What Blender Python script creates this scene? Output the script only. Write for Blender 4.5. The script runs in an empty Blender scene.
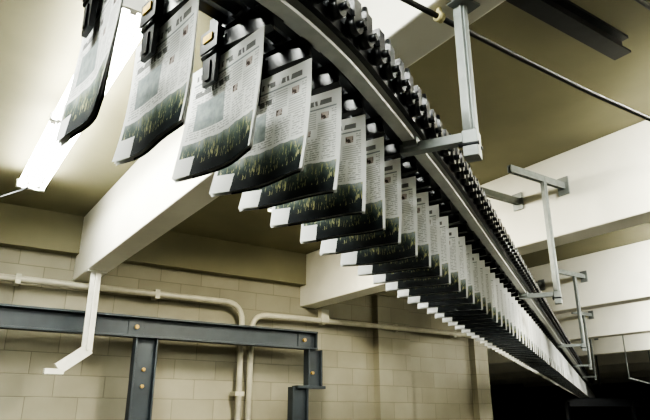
import bpy, bmesh, math, random
from mathutils import Vector, Matrix
random.seed(7)
Z0=1.6   # camera height
D=bpy.data; SC=bpy.context.scene
try: SC.view_settings.look='AgX - High Contrast'
except Exception: pass

# ---------------------------------------------------------------- materials
def newmat(name):
    m=D.materials.new(name); m.use_nodes=True
    nt=m.node_tree; b=nt.nodes['Principled BSDF']
    return m,nt,b
def simple(name,col,rough=.6,metal=0.0,var=.12,scale=6,bump=0.0):
    m,nt,b=newmat(name)
    tc=nt.nodes.new('ShaderNodeTexCoord'); n=nt.nodes.new('ShaderNodeTexNoise')
    n.inputs['Scale'].default_value=scale; n.inputs['Detail'].default_value=5
    nt.links.new(tc.outputs['Object'],n.inputs['Vector'])
    r=nt.nodes.new('ShaderNodeValToRGB')
    r.color_ramp.elements[0].position=.3; r.color_ramp.elements[1].position=.7
    r.color_ramp.elements[0].color=[c*(1-var) for c in col]+[1]
    r.color_ramp.elements[1].color=[min(1,c*(1+var)) for c in col]+[1]
    nt.links.new(n.outputs['Fac'],r.inputs['Fac']); nt.links.new(r.outputs['Color'],b.inputs['Base Color'])
    b.inputs['Roughness'].default_value=rough; b.inputs['Metallic'].default_value=metal
    if bump:
        bp=nt.nodes.new('ShaderNodeBump'); bp.inputs['Strength'].default_value=bump; bp.inputs['Distance'].default_value=.01
        nt.links.new(n.outputs['Fac'],bp.inputs['Height']); nt.links.new(bp.outputs['Normal'],b.inputs['Normal'])
    return m
def emis(name,col,s):
    m,nt,b=newmat(name)
    b.inputs['Base Color'].default_value=(*col,1)
    b.inputs['Emission Color'].default_value=(*col,1); b.inputs['Emission Strength'].default_value=s
    return m
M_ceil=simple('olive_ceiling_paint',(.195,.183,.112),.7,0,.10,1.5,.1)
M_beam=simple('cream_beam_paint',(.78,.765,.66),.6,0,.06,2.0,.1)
M_alu=simple('aluminium_rail',(.42,.43,.40),.45,.2,.1,20)
M_strut=simple('galvanised_steel',(.23,.25,.24),.5,.4,.12,15)
M_black=simple('black_plastic',(.008,.009,.011),.30,0,.3,30)
M_dark=simple('dark_steel',(.014,.016,.019),.35,.2,.25,12)
M_blue=simple('blue_grey_painted_steel',(.030,.039,.046),.5,.1,.15,6)
M_pipe=simple('cream_pipe_paint',(.46,.44,.34),.45,.0,.12,8)
M_white=simple('white_painted_bracket',(.7,.69,.61),.5,0,.08,8)
M_bolt=simple('brass_bolt',(.40,.27,.08),.4,.3,.1,20)
M_label=simple('yellow_label',(.65,.44,.06),.6,0,.3,60)
M_tube=emis('fluorescent_tube_glow',(1,1,.93),100)
M_fix=simple('white_lamp_housing',(.88,.88,.84),.5,0,.05,5)
M_cable=simple('black_cable_rubber',(.010,.010,.010),.6,0,.2,30)
M_tape=simple('yellow_tape',(.45,.4,.2),.7,0,.1,20)
M_floor=simple('concrete_floor',(.05,.048,.042),.6,0,.2,2,.2)
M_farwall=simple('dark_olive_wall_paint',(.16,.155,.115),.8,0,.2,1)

def blockmat():
    m,nt,b=newmat('painted_concrete_block')
    tc=nt.nodes.new('ShaderNodeTexCoord')
    sx=nt.nodes.new('ShaderNodeSeparateXYZ'); cx=nt.nodes.new('ShaderNodeCombineXYZ')
    nt.links.new(tc.outputs['Object'],sx.inputs[0])
    ad=nt.nodes.new('ShaderNodeMath'); ad.operation='ADD'
    nt.links.new(sx.outputs['X'],ad.inputs[0]); nt.links.new(sx.outputs['Y'],ad.inputs[1])
    nt.links.new(ad.outputs[0],cx.inputs['X']); nt.links.new(sx.outputs['Z'],cx.inputs['Y'])
    br=nt.nodes.new('ShaderNodeTexBrick')
    br.inputs['Scale'].default_value=1; br.inputs['Brick Width'].default_value=.60; br.inputs['Row Height'].default_value=.26
    br.inputs['Mortar Size'].default_value=.007; br.inputs['Mortar Smooth'].default_value=.7
    br.inputs['Color1'].default_value=(.41,.385,.285,1); br.inputs['Color2'].default_value=(.35,.33,.24,1)
    br.inputs['Mortar'].default_value=(.26,.24,.17,1)
    nt.links.new(cx.outputs[0],br.inputs['Vector'])
    n=nt.nodes.new('ShaderNodeTexNoise'); n.inputs['Scale'].default_value=1.5; n.inputs['Detail'].default_value=6
    nt.links.new(tc.outputs['Object'],n.inputs['Vector'])
    mx=nt.nodes.new('ShaderNodeMix'); mx.data_type='RGBA'; mx.blend_type='MULTIPLY'; mx.inputs['Factor'].default_value=.5
    nt.links.new(br.outputs['Color'],mx.inputs[6]); nt.links.new(n.outputs['Fac'],mx.inputs[7])
    nt.links.new(mx.outputs[2],b.inputs['Base Color'])
    bp=nt.nodes.new('ShaderNodeBump'); bp.inputs['Strength'].default_value=.35; bp.inputs['Distance'].default_value=.01; bp.invert=True
    nt.links.new(br.outputs['Fac'],bp.inputs['Height']); nt.links.new(bp.outputs['Normal'],b.inputs['Normal'])
    b.inputs['Roughness'].default_value=.65
    return m
M_block=blockmat()

def papermat():
    m,nt,b=newmat('newsprint')
    N=nt.nodes; L=nt.links
    uv=N.new('ShaderNodeUVMap'); s=N.new('ShaderNodeSeparateXYZ'); L.new(uv.outputs[0],s.inputs[0])
    U,V=s.outputs['X'],s.outputs['Y']
    def M(op,a,c=None,cl=False):
        n=N.new('ShaderNodeMath'); n.operation=op; n.use_clamp=cl
        for i,x in enumerate((a,c)):
            if x is None: continue
            if isinstance(x,(int,float)): n.inputs[i].default_value=x
            else: L.new(x,n.inputs[i])
        return n.outputs[0]
    def rect(u0,u1,v0,v1):
        a=M('MULTIPLY',M('GREATER_THAN',U,u0),M('LESS_THAN',U,u1))
        c=M('MULTIPLY',M('GREATER_THAN',V,v0),M('LESS_THAN',V,v1))
        return M('MULTIPLY',a,c)
    def mix(fac,a,c):
        n=N.new('ShaderNodeMix'); n.data_type='RGBA'
        if isinstance(fac,(int,float)): n.inputs['Factor'].default_value=fac
        else: L.new(fac,n.inputs['Factor'])
        for i,x in ((6,a),(7,c)):
            if isinstance(x,tuple): n.inputs[i].default_value=(*x,1)
            else: L.new(x,n.inputs[i])
        return n.outputs[2]
    def noise(su,sv,det=3,scale=1,dist=0,rot=0):
        mp=N.new('ShaderNodeMapping'); mp.inputs['Scale'].default_value=(su,sv,1); mp.inputs['Rotation'].default_value=(0,0,rot)
        L.new(uv.outputs[0],mp.inputs['Vector'])
        n=N.new('ShaderNodeTexNoise'); n.inputs['Scale'].default_value=scale; n.inputs['Detail'].default_value=det
        n.inputs['Distortion'].default_value=dist
        L.new(mp.outputs[0],n.inputs['Vector']); return n.outputs['Fac']
    paper=(.78,.79,.77)
    lines=M('GREATER_THAN',M('FRACT',M('MULTIPLY',V,44)),.5)
    words=M('GREATER_THAN',noise(40,44,1),.45)
    cols=M('GREATER_THAN',M('FRACT',M('ADD',M('MULTIPLY',U,5),.02)),.12)
    body=M('MULTIPLY',M('MULTIPLY',lines,words),M('MULTIPLY',cols,rect(.05,.95,.32,.82)))
    col=mix(M('MULTIPLY',body,.50),paper,(.12,.12,.12))
    hw=M('GREATER_THAN',noise(26,6,1),.42)
    head=M('MULTIPLY',M('ADD',rect(.08,.56,.72,.77),rect(.08,.9,.88,.93),True),hw)
    col=mix(M('MULTIPLY',head,.8),col,(.04,.04,.04))
    col=mix(rect(.05,.95,.835,.85),col,(.30,.33,.33))
    col=mix(rect(.60,.90,.55,.83),col,paper)
    port=mix(M('GREATER_THAN',noise(22,22,3),.5),(.08,.06,.055),(.45,.39,.36))
    col=mix(rect(.79,.87,.73,.80),col,port)
    col=mix(rect(.62,.69,.58,.64),col,port)
    t2=M('MULTIPLY',M('ADD',rect(.60,.74,.65,.82),rect(.76,.90,.55,.70)),lines)
    col=mix(M('MULTIPLY',t2,.45),col,(.1,.1,.1))
    pic=mix(noise(14,14,5),(.08,.11,.12),(.48,.53,.51))
    col=mix(rect(.12,.50,.40,.65),col,pic)
    e=M('ADD',.30,M('MULTIPLY',M('SUBTRACT',noise(5,1,4),.5),.08))
    mar=M('ADD',.19,M('MULTIPLY',M('SUBTRACT',noise(1,9,3),.5),.06))
    flap=M('MULTIPLY',M('LESS_THAN',U,mar),M('LESS_THAN',V,.17))
    adm=M('MULTIPLY',M('MULTIPLY',M('LESS_THAN',V,e),M('GREATER_THAN',U,.03)),M('MULTIPLY',M('LESS_THAN',U,.97),M('SUBTRACT',1,flap)))
    bg=N.new('ShaderNodeValToRGB'); cr=bg.color_ramp
    cr.elements[0].position=.06; cr.elements[0].color=(.012,.016,.018,1)
    cr.elements[1].position=.32; cr.elements[1].color=(.32,.36,.35,1)
    k=cr.elements.new(.14); k.color=(.024,.036,.036,1)
    k=cr.elements.new(.22); k.color=(.095,.125,.11,1)
    g2=noise(9,6,4)
    L.new(M('ADD',V,M('MULTIPLY',M('SUBTRACT',g2,.5),.22)),bg.inputs['Fac'])
    g=noise(50,9,3,1,.9,.75); gb=noise(44,8,3,1,.9,-.6)
    st=M('GREATER_THAN',M('MAXIMUM',g,gb),.62)
    st=M('MULTIPLY',st,M('GREATER_THAN',V,M('ADD',.03,M('MULTIPLY',noise(4,1,2),.12))))
    adc=mix(M('MULTIPLY',st,.70),bg.outputs['Color'],mix(g2,(.18,.24,.07),(.75,.68,.38)))
    col=mix(adm,col,adc)
    L.new(col,b.inputs['Base Color']); b.inputs['Roughness'].default_value=.75
    b.inputs['Specular IOR Level'].default_value=.25
    return m
M_paper=papermat()
M_paper_in=simple('newsprint_inner_page',(.70,.71,.68),.8,0,.12,25)

# ---------------------------------------------------------------- mesh builder
class B:
    def __init__(s,mats): s.bm=bmesh.new(); s.mats=mats
    def box(s,c,h,ax=None,mi=0,taper=1.0):
        if ax is None: ax=(Vector((1,0,0)),Vector((0,1,0)),Vector((0,0,1)))
        c=Vector(c); vs=[]
        for k in (-1,1):
            t=taper if k<0 else 1
            for i,j in ((-1,-1),(1,-1),(1,1),(-1,1)):
                vs.append(s.bm.verts.new(c+ax[0]*i*h[0]*t+ax[1]*j*h[1]*t+ax[2]*k*h[2]))
        for q in ((3,2,1,0),(4,5,6,7),(0,1,5,4),(1,2,6,5),(2,3,7,6),(3,0,4,7)):
            f=s.bm.faces.new([vs[i] for i in q]); f.material_index=mi
    def bar(s,a,b,w,t,mi=0,upv=Vector((0,0,1))):
        a=Vector(a);b=Vector(b); d=(b-a); l=d.length; d.normalize()
        sd=d.cross(upv)
        if sd.length<1e-3: sd=d.cross(Vector((1,0,0)))
        sd.normalize(); u=sd.cross(d)
        s.box((a+b)/2,(l/2,w/2,t/2),(d,sd,u),mi)
    def cyl(s,a,b,r,n=12,mi=0,r2=None):
        a=Vector(a);b=Vector(b); d=(b-a).normalized()
        x=d.orthogonal().normalized(); y=d.cross(x); r2=r if r2 is None else r2
        A=[];C=[]
        for i in range(n):
            t=2*math.pi*i/n; o=x*math.cos(t)+y*math.sin(t)
            A.append(s.bm.verts.new(a+o*r)); C.append(s.bm.verts.new(b+o*r2))
        for i in range(n):
            f=s.bm.faces.new((A[i],A[(i+1)%n],C[(i+1)%n],C[i])); f.material_index=mi; f.smooth=True
        for ring in (A[::-1],C):
            f=s.bm.faces.new(ring); f.material_index=mi
    def tube(s,pts,r,n=10,mi=0):
        pts=[Vector(p) for p in pts]; rings=[]
        px=None
        for i,p in enumerate(pts):
            d=(pts[min(i+1,len(pts)-1)]-pts[max(i-1,0)]).normalized()
            if px is None: px=d.orthogonal().normalized()
            x=(px-d*px.dot(d)).normalized(); px=x; y=d.cross(x)
            rings.append([s.bm.verts.new(p+(x*math.cos(2*math.pi*k/n)+y*math.sin(2*math.pi*k/n))*r) for k in range(n)])
        for a,b in zip(rings,rings[1:]):
            for k in range(n):
                f=s.bm.faces.new((a[k],a[(k+1)%n],b[(k+1)%n],b[k])); f.smooth=True; f.material_index=mi
        s.bm.faces.new(rings[0][::-1]).material_index=mi; s.bm.faces.new(rings[-1]).material_index=mi
    def done(s,name,parent=None,bevel=0):
        bmesh.ops.recalc_face_normals(s.bm,faces=s.bm.faces)
        me=D.meshes.new(name); s.bm.to_mesh(me); s.bm.free()
        for m in s.mats: me.materials.append(m)
        o=D.objects.new(name,me); SC.collection.objects.link(o)
        if parent: o.parent=parent
        if bevel:
            md=o.modifiers.new('bevel','BEVEL'); md.width=bevel; md.segments=2; md.limit_method='ANGLE'
        return o
def empty(name):
    e=D.objects.new(name,None); SC.collection.objects.link(e); e.empty_display_size=.2; return e
def boxobj(name,lo,hi,mat,bevel=0,parent=None):
    b=B([mat]); lo=Vector(lo);hi=Vector(hi)
    b.box((lo+hi)/2,(hi-lo)/2); return b.done(name,parent,bevel)
def H(h): return h+Z0

# ---------------------------------------------------------------- room shell
HB,HT=1.645,2.47
XL,XR,YN,YF=-5.5,36,-6,24
YW=8.1; XE=9.1
boxobj('floor',(XL,YN,-.2),(XR,YF,0),M_floor)
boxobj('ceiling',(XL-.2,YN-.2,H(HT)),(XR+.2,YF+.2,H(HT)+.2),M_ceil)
boxobj('wall_back',(XL,YW,0),(XE,YW+.3,H(HT)),M_block)
boxobj('wall_corner_return',(XE-.3,YW+.3,0),(XE,YF,H(HT)),M_block)
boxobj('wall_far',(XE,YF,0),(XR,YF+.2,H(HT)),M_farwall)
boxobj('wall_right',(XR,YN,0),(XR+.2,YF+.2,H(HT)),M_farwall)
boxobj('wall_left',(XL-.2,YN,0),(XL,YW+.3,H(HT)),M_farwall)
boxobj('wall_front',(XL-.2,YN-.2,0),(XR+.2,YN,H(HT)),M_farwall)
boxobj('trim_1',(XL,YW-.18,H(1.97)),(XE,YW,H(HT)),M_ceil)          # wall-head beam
boxobj('wall_pilaster',(6.45,YW-.14,0),(7.15,YW,H(1.97)),M_block)
boxobj('wall_pilaster.001',(8.75,YW-.14,0),(XE,YW,H(1.97)),M_block)
def beam(x0,x1,y1,i):
    boxobj('ceiling_beam' if i==0 else 'ceiling_beam.%03d'%i,(x0,YN,H(HB)),(x1,y1,H(HT)),M_beam,.012)
bx=[(-2.05,-1.75),(1.55,1.80),(4.98,5.28),(8.72,9.02),(12.3,12.6),(15.9,16.2),(19.5,19.8),(23.1,23.4),(26.7,27),(30.3,30.6)]
for i,(a,b_) in enumerate(bx):
    beam(a,b_,YW if b_<XE else YF,i)

# ---------------------------------------------------------------- fluorescent lamps
def lamp(i,x,y0,y1,h,watts,tilt=0,w=.26,col=(1,.97,.80),tubes=(-.06,.06)):
    nm='fluorescent_ceiling_lamp' + ('' if i==0 else '.%03d'%i)
    e=empty(nm); 
    b=B([M_fix]); q=min(.05,w/2-.03)
    sec=[(-w/2,0),(-w/2+.01,.012),(-q,.075),(q,.075),(w/2-.01,.012),(w/2,0),(w/2-.02,0),(q-.012,.05),(-q+.012,.05),(-w/2+.02,0)]
    r0=[b.bm.verts.new((x+s_[0],y0,H(h)+s_[1])) for s_ in sec]; r1=[b.bm.verts.new((x+s_[0],y1,H(h)+s_[1])) for s_ in sec]
    for k in range(len(sec)):
        b.bm.faces.new((r0[k],r0[(k+1)%len(sec)],r1[(k+1)%len(sec)],r1[k]))
    b.bm.faces.new(r0); b.bm.faces.new(r1[::-1])
    ew=max(w/2,max(tubes)+.03)
    for yy in (y0,y1): b.box((x,yy,H(h)+.02),(ew,.012,.045))
    for yy in (y0+.4,y1-.4): b.box((x,yy,(H(h)+.075+H(HT))/2),(.02,.02,(HT-h-.075)/2))
    b.done('housing',e)
    b=B([M_tube,M_fix])
    n=max(1,round((y1-y0)/1.5)); sg=(y1-y0)/n
    for k in range(n):
        for dx in tubes:
            b.cyl((x+dx,y0+k*sg+.05,H(h)-.0),(x+dx,y0+(k+1)*sg-.05,H(h)-.0),.019,12,0)
            for q_ in (k*sg+.03,(k+1)*sg-.03): b.box((x+dx,y0+q_,H(h)+.01),(.02,.018,.035),None,1)
        if k: b.box((x,y0+k*sg,H(h)+.02),(ew,.03,.03),None,1)
    b.done('tubes',e)
    if watts:
        l=D.lights.new('lamp_light','AREA'); l.shape='RECTANGLE'; l.size=w*.9; l.size_y=(y1-y0); l.energy=watts; l.color=col
        o=D.objects.new('lamp_light',l); SC.collection.objects.link(o); o.parent=e
        o.location=(x,(y0+y1)/2,H(h)-.04); o.rotation_euler=(0,-math.radians(tilt),0)
lamp(0,.73,3.1,6.67,2.30,25,tilt=15,w=.16,col=(1,1,.88),tubes=(-.11,0,.11))
lamp(1,3.3,4.6,5.9,2.30,190,tilt=12,col=(1,.93,.72))
lamp(2,3.9,-1.4,1.5,2.25,600,tilt=64,col=(1,.99,.90))
lamp(3,7.6,.4,3.6,2.25,760,tilt=64,col=(1,.99,.91))
lamp(4,11.2,2,5.6,2.25,700,tilt=64,col=(1,.99,.91))
lamp(5,14.8,3.5,7.4,2.25,480,tilt=64,col=(1,.99,.91))
lamp(6,-.9,-.9,2.6,2.30,230,tilt=50,col=(.96,1,.95))  # unseen lamp, added to light the newspaper faces from the left
lamp(7,10.6,13,16,2.25,260,tilt=25,col=(1,.98,.88))  # added fill lamp hidden behind the wall, lifts the dark far area

# ---------------------------------------------------------------- conveyor path
DIR=Vector((.852,.524,0)).normalized()
RP=[Vector((x,y,0)) for x,y in [(-1.4,1.13),(-.9,1.12),(-.2,1.12),(.2,1.14),(.578,1.204),(.90,1.325),(1.21,1.49),(1.6,1.715),(2.147,2.038)]]
s=1.0
while s<33: RP.append(RP[8]+DIR*s); s+=1.0
def catmull(P,n=6):
    out=[]
    for i in range(len(P)-1):
        p0=P[max(i-1,0)];p1=P[i];p2=P[i+1];p3=P[min(i+2,len(P)-1)]
        m=n if i<9 else 1
        for k in range(m):
            t=k/m
            out.append(.5*((2*p1)+(p2-p0)*t+(2*p0-5*p1+4*p2-p3)*t*t+(-p0+3*p1-3*p2+p3)*t*t*t))
    out.append(P[-1]); return out
RAIL=catmull(RP)
def frame(i):
    d=(RAIL[min(i+1,len(RAIL)-1)]-RAIL[max(i-1,0)]).normalized()
    return d, Vector((d.y,-d.x,0))
def sweep(b,sec,mi=0):
    rings=[]
    for i,pnt in enumerate(RAIL):
        d,r=frame(i)
        rings.append([b.bm.verts.new(pnt+r*a+Vector((0,0,H(h)))) for a,h in sec])
    n=len(sec)
    for A,C in zip(rings,rings[1:]):
        for k in range(n):
            b.bm.faces.new((A[k],A[(k+1)%n],C[(k+1)%n],C[k])).material_index=mi
    b.bm.faces.new(rings[0]).material_index=mi; b.bm.faces.new(rings[-1][::-1]).material_index=mi
def nearest(P):
    best=None
    for i in range(len(RAIL)-1):
        a,c=RAIL[i],RAIL[i+1]; ab=c-a; t=max(0,min(1,(P-a).dot(ab)/ab.length_squared)); q=a+ab*t
        dd=(P-q).length
        if best is None or dd<best[0]:
            d=ab.normalized(); best=(dd,q,d,Vector((d.y,-d.x,0)))
    return best[1:]
conv=empty('overhead_newspaper_conveyor')
b=B([M_alu,M_dark])
sweep(b,[(0,1.05),(.05,1.05),(.05,1.062),(.012,1.068),(.012,1.095),(.05,1.10),(.05,1.112),(.0,1.112),(.0,1.095),(-.004,1.09),(-.004,1.072),(0,1.068)],0)
sweep(b,[(.0,1.118),(.012,1.118),(.012,1.19),(.05,1.19),(.05,1.202),(.0,1.202)],0)
sweep(b,[(.055,1.09),(.075,1.09),(.075,1.13),(.055,1.13)],1)
sweep(b,[(.085,1.15),(.10,1.15),(.10,1.18),(.085,1.18)],1)
# dark chain-guide bands, added to cover bright gaps above the papers
sweep(b,[(-.045,1.06),(-.012,1.06),(-.012,1.11),(-.045,1.11)],1)
sweep(b,[(-.115,1.075),(-.070,1.075),(-.070,1.115),(-.115,1.115)],1)
sweep(b,[(-.185,1.085),(-.145,1.085),(-.145,1.12),(-.185,1.12)],1)
b.done('guide_rail',conv)
BL=[(.201,1.454),(.348,1.487),(.531,1.522),(.6725,1.574),(.817,1.655),(.97,1.749),(1.152,1.856),(1.329,1.970)]
BL=[Vector((x,y,0)) for x,y in BL]
step=.2
while len(BL)<158: BL.append(BL[-1]+DIR*step)
PH,PHB=.355,.62
g=B([M_black,M_dark,M_label,M_alu]); kn=B([M_dark,M_black])
pb=B([M_paper,M_paper_in]); uvl=pb.bm.loops.layers.uv.new('UVMap')
up=Vector((0,0,1))
QS=[(.025,-.31),(.05,-.325),(.075,-.325),(.11,-.325),(.14,-.32)]
for k,P in enumerate(BL):
    qq=QS[k] if k<5 else (.15,-.318)
    q=Vector((qq[0],qq[1],0)); w=q.length; qn=q.normalized()
    qn=Matrix.Rotation(random.uniform(-.04,.04),3,'Z')@qn
    n=Vector((qn.y,-qn.x,0)); 
    if n.x>0: n=-n
    P=P-n*(.026 if k<4 else .010)
    nu,nv=(12,16) if k<25 else ((4,6) if k<70 else (2,4))
    sw=random.uniform(.0,.022); cu=random.uniform(-.014,.016); ph=random.uniform(0,6)
    if k==0: cu=-.006
    for leaf in range(3 if k<40 else 2):
        vs=[]
        off=[0,-.003,-.006][leaf]; fl=[.014+sw,.010+sw,.006+sw][leaf]
        dz=[0,-.002,-.004][leaf]; du=[0,-.003,-.006][leaf]
        for j in range(nv+1):
            v=j/nv; row=[]
            for i in range(nu+1):
                u=i/nu
                bend=fl*(1-v)**2+cu*math.sin(math.pi*u)*(1.2-v)+ (.006 if k<2 else .014)*(max(0,.3-u)/.3)**2*(1-v)**1.5
                bend+=.006*math.sin(u*7+ph+v*3)*(1-v)
                pos=P+qn*(w*u+du*(1-v))+n*(off*(1-.6*v)+bend+.006)+up*(H(PHB)+v*PH+dz*(1-v))
                row.append(pb.bm.verts.new(pos))
            vs.append(row)
        for j in range(nv):
            for i in range(nu):
                fc=pb.bm.faces.new((vs[j][i],vs[j][i+1],vs[j+1][i+1],vs[j+1][i])); fc.smooth=True
                fc.material_index=0 if leaf in(0,2) else 1
                for lp,(a,c) in zip(fc.loops,((i,j),(i+1,j),(i+1,j+1),(i,j+1))): lp[uvl].uv=(a/nu,c/nv)
    C=P+qn*(w*.36); ax=(qn,n,up); ht=PHB+PH
    z=H(ht)
    rp,rd,rr=nearest(C)
    if k<110:
        g.box(C+n*.022+up*(z-.035),(.036,.008,.060),ax,0,.8)
        g.box(C+n*.031+up*(z-.055),(.012,.003,.030),ax,1,.8)
        g.box(C-n*.020+up*(z-.030),(.034,.007,.055),ax,0,.8)
        g.box(C+up*(z+.045),(.042,.036,.034),ax,0)
        g.box(C+n*.038+up*(z+.050),(.022,.003,.011),ax,2)
        g.box(C+up*(z+.10),(.022,.022,.030),ax,1)
        g.cyl(C-qn*.05+up*(z+.045),C+qn*.05+up*(z+.045),.016,8,1)
        g.cyl(C+n*.026-qn*.036+up*(z+.0),C+n*.026+qn*.036+up*(z+.0),.010,8,0)
        top=C+up*(z+.10); end=rp+up*H(1.10)-rr*.01
        g.bar(top,end,.035,.05,0)
        g.bar(C+qn*.03+up*(z+.04),rp+rd*.03+up*H(1.045)-rr*.02,.03,.05,0)
        mid=(top+end)/2; g.cyl(mid+up*.01-rd*.03,mid+up*.01+rd*.03,.034,10,0)
        g.cyl(mid+up*.01-rd*.036,mid+up*.01+rd*.036,.010,6,0)
        g.box(end,(.03,.018,.045),(rd,rr,up),0)
    if k<150:
        for ss in (0,.5):
            if ss and k>60: continue
            c0=rp+rd*(step*ss)
            kn.bar(c0+rr*.0+up*H(1.150),c0+rr*.10+up*H(1.150),.030,.024,0)
            kn.cyl(c0+rr*.080+up*H(1.128),c0+rr*.112+up*H(1.128),.030,10,1)
            kn.cyl(c0+rr*.112+up*H(1.128),c0+rr*.135+up*H(1.128),.012,8,0)
            kn.box(c0+rr*.095+up*H(1.185),(.022,.016,.034),(rd,rr,up),1)
            if not ss: kn.cyl(c0+rr*.095+up*H(1.21),c0+rr*.095+up*H(1.25),.016,8,1,.010)
g.done('paper_grippers',conv); kn.done('chain_carriages',conv)
pb.done('hanging_newspapers')

b=B([M_alu,M_dark])
for P in [(.80,1.26),(2.6,2.31),(5.2,3.9),(8,5.6)]:
    rp,rd,rr=nearest(Vector((P[0],P[1],0)))
    b.box(rp-rr*.006+up*H(1.085),(.09,.006,.03),(rd,rr,up),0)
    for t in (-.065,-.025,.025,.065):
        b.cyl(rp+rd*t-rr*.012+up*H(1.085),rp+rd*t-rr*.022+up*H(1.085),.009,6,1)
b.done('rail_splices',conv,.002)

# hanger posts (parts of the conveyor that carry it from the ceiling)
def hanger(i,x,y,htop,strut=None):
    e=B([M_strut,M_dark])
    zt=H(htop); zb=H(.96); 
    e.box((x,y,(zt+zb)/2),(.022,.022,(zt-zb)/2))
    e.box((x+.0,y,(zt+zb)/2),(.010,.028,(zt-zb)/2-.01))
    if not strut: e.box((x,y-.02,zt-.006),(.06,.04,.006))
    P=Vector((x,y,0)); rp,rd,rr=nearest(P)
    foot=rp-rr*.02
    e.bar(foot+up*H(1.028),P+rr*.03+up*H(1.028),.045,.040,0)
    e.box(P+up*H(.995),(.035,.03,.055),(rd,rr,up),0)
    for s_ in (-1,1): e.cyl(P+rd*.03*s_+rr*.035+up*H(.99),P+rd*.03*s_-rr*.045+up*H(.99),.010,6,1)
    e.box(foot+rr*.05+up*H(1.045),(.04,.03,.02),(rd,rr,up),0)
    if strut:
        x0,x1,y0,hh=strut
        for yy in (y0-.018,y0+.018): e.box(((x0+x1)/2,yy,H(hh)),((x1-x0)/2,.006,.035))
        e.box(((x0+x1)/2,y0,H(hh)+.03),((x1-x0)/2,.02,.006))
        e.box((x1-.010,y0,H(hh)),(.008,.06,.09))
    e.done('hanger_bracket_%d'%(i+1),conv,.003)
hanger(0,1.66,1.44,HB)
hanger(1,4.66,3.22,2.15,(4.18,4.98,3.22,2.12))
hanger(2,8.45,5.50,2.15,(8.0,8.72,5.5,2.12))
hanger(3,12.0,7.72,2.15,(11.6,12.3,7.72,2.12))
hanger(4,15.6,9.93,2.15,(15.2,15.9,9.93,2.12))
hanger(5,19.2,12.1,2.15,(18.8,19.5,12.1,2.12))
def strut(i,x0,x1,y,h):
    e=B([M_strut])
    for yy in (y-.018,y+.018): e.box(((x0+x1)/2,yy,H(h)),((x1-x0)/2,.006,.035))
    e.box(((x0+x1)/2,y,H(h)+.03),((x1-x0)/2,.02,.006)); e.box((x1-.010,y,H(h)),(.008,.06,.09))
    e.done('steel_channel_strut'+('' if i==0 else '.%03d'%i))
strut(0,4.22,4.975,3.76,2.12)
strut(1,8.0,8.715,6.3,2.12)
e=B([M_dark]); 
e.box((2.78,1.80,H(2.40)),(.90,.012,.05)); e.box((2.78,1.80,H(2.46)),(.90,.06,.010)); e.box((2.78,1.80,H(2.345)),(.90,.06,.008))
e.done('ceiling_steel_joist')
e=B([M_dark]); e.cyl((1.82,1.46,H(2.42)),(4.96,1.46,H(2.42)),.018)
for x in (2.3,3.2,4.1): e.box((x,1.46,H(2.445)),(.02,.03,.025))
e.done('ceiling_conduit')
e=B([M_cable,M_tape]); pts=[(-1.9,1.5,1.61),(-.5,1.49,1.60),(.9,1.49,1.60),(1.4,1.496,1.60),(1.645,1.499,1.597),(2.12,1.502,1.590),(2.68,1.51,1.593),(3.28,1.515,1.612),(4.1,1.52,1.625),(5.6,1.53,1.63)]
e.tube([(x,y,H(h)) for x,y,h in pts],.0125)
e.cyl((1.58,1.498,H(1.598)),(1.61,1.498,H(1.597)),.022,12,1)
e.box((1.595,1.498,H(1.625)),(.008,.008,.019),None,1)
e.done('black_power_cable')

# ---------------------------------------------------------------- conduits on the back wall
def bend(pts,r=.12,n=6):
    out=[Vector(pts[0])]
    for a,b_,c in zip(pts,pts[1:],pts[2:]):
        a,b_,c=Vector(a),Vector(b_),Vector(c)
        p0=b_+(a-b_).normalized()*r; p1=b_+(c-b_).normalized()*r
        for k in range(n+1):
            t=k/n; out.append(p0*(1-t)**2+b_*2*t*(1-t)+p1*t*t)
    out.append(Vector(pts[-1])); return out
YP=7.90
e=B([M_pipe,M_dark])
e.tube(bend([(XL,YP,H(1.55)),(3.88,YP,H(1.56)),(3.88,YP,0)],.28),.042,12)
for x in (-1,.9,2.6): e.box((x,YP+.05,H(1.555)),(.03,.09,.06))
for z in (.8,1.9): e.box((3.88,YP+.05,z),(.07,.09,.03))
e.done('wall_conduit_pipe')
e=B([M_pipe,M_dark])
e.tube(bend([(4.04,YP,0),(4.04,YP,H(1.42)),(8.55,YP,H(1.44))],.25),.042,12)
for x in (5.3,6.8,8.2): e.box((x,YP+.04,H(1.43)),(.03,.05,.06))
e.cyl((8.5,YP,H(1.44)),(8.62,YP,H(1.44)),.06)
e.box((5.3,YP,H(1.5)),(.07,.05,.10))
e.done('wall_conduit_pipe.001')

# ---------------------------------------------------------------- blue-grey steel support frame
fr=empty('steel_support_frame')
YS=7.62; zb0,zb1=H(.93),H(1.19)
b=B([M_blue,M_bolt])
x0,x1=-2.5,4.95
b.box(((x0+x1)/2,YS,(zb0+zb1)/2),((x1-x0)/2,.012,(zb1-zb0)/2))
for z in (zb0+.012,zb1-.012): b.box(((x0+x1)/2,YS-.03,z),((x1-x0)/2,.07,.014))
b.box((x1-.008,YS-.02,(zb0+zb1)/2),(.010,.07,.13))
for x in (-.6,2.28,4.75): 
    b.box((x,YS-.018,(zb0+zb1)/2),(.10,.010,.10)); b.cyl((x,YS-.02,(zb0+zb1)/2),(x,YS-.06,(zb0+zb1)/2),.030,6,1)
b.done('channel_beam',fr,.004)
b=B([M_blue,M_bolt,M_dark])
def col(x,w,z0,z1):
    b.box((x,YS,(z0+z1)/2),(w*.5,.010,(z1-z0)/2))
    for s_ in (-1,1): b.box((x+s_*w*.5,YS,(z0+z1)/2),(.012,.07,(z1-z0)/2))
col(2.42,.26,0,zb0); b.box((2.42,YS,.01),(.2,.12,.012))
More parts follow.
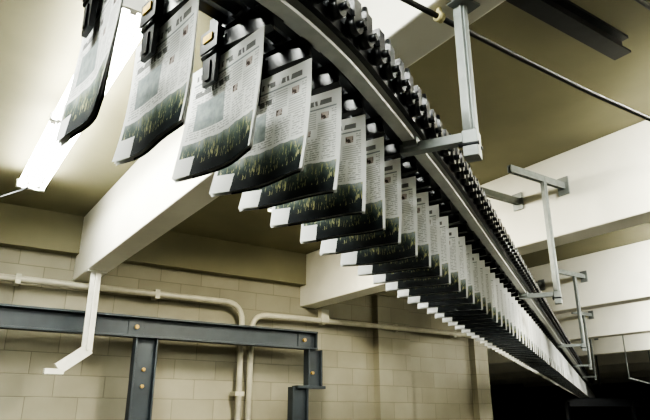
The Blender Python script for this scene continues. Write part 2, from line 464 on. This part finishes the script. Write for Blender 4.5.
for z in (H(.35),H(.55)): b.cyl((2.42,YS-.01,z),(2.42,YS-.04,z),.025,6,1)
col(4.93,.22,H(.40),zb0)
b.box((4.86,YS,H(.40)),(.24,.08,.02))
col(4.68,.24,0,H(.40)); b.box((4.68,YS,.01),(.2,.12,.012))
b.cyl((4.9,YS-.01,H(.6)),(4.9,YS-.05,H(.6)),.025,6,1)
b.done('posts',fr,.004)

b=B([M_white,M_strut])
hx,hy=1.66,7.35
b.box((hx,hy,H(1.18)),(.06,.018,.465)); b.box((hx,hy-.02,H(1.18)),(.012,.035,.465))
b.box((hx,hy,H(1.635)),(.11,.06,.010))
b.bar((hx+.03,hy,H(.74)),(hx-.28,hy,H(.50)),.05,.13)
b.box((hx-.32,hy,H(.47)),(.10,.05,.03))
b.done('white_hanger_bracket',None,.004)
b=B([M_dark]); b.tube([(.02,6.6,H(1.75)),(.35,6.62,H(2.05)),(.73,6.66,H(2.30))],.010,6); b.done('lamp_power_wire')

# ---------------------------------------------------------------- far steelwork
b=B([M_dark,M_strut])
def ib(a,c,hh=.24):
    a=Vector(a);c=Vector(c)
    b.bar(a,c,.012,hh); b.bar(a+up*hh/2,c+up*hh/2,.14,.014); b.bar(a-up*hh/2,c-up*hh/2,.14,.014)
ib((17.0,11.9,H(.42)),(24.0,7.6,H(.42)))
for t in (0,.25,.5,.75,1):
    p=Vector((17,11.9,0)).lerp(Vector((24,7.6,0)),t)
    b.bar(p,p+up*H(.42),.10,.10)
b.done('steel_platform_frame')
b=B([M_strut])
for x,y in ((13.2,7.6),(16.6,8.9),(14.4,7.1)): b.cyl((x,y,H(.8)),(x,y,H(HT)),.014)
b.bar((13.2,7.6,H(.8)),(16.6,8.9,H(.8)),.04,.03); b.bar((14.4,7.1,H(.8)),(16.6,8.9,H(.8)),.04,.03)
b.done('cable_tray_hangers')

# ---------------------------------------------------------------- world + camera
w=D.worlds.new('World'); SC.world=w; w.use_nodes=True
w.node_tree.nodes['Background'].inputs[0].default_value=(.9,.85,.6,1); w.node_tree.nodes['Background'].inputs[1].default_value=.02
cd=D.cameras.new('camera'); cam=D.objects.new('camera',cd); SC.collection.objects.link(cam); SC.camera=cam
cd.sensor_width=36; cd.lens=36*600/650; cd.clip_start=.02
cam.location=(0,0,Z0); cam.rotation_euler=(math.radians(90+19),0,math.radians(-34))
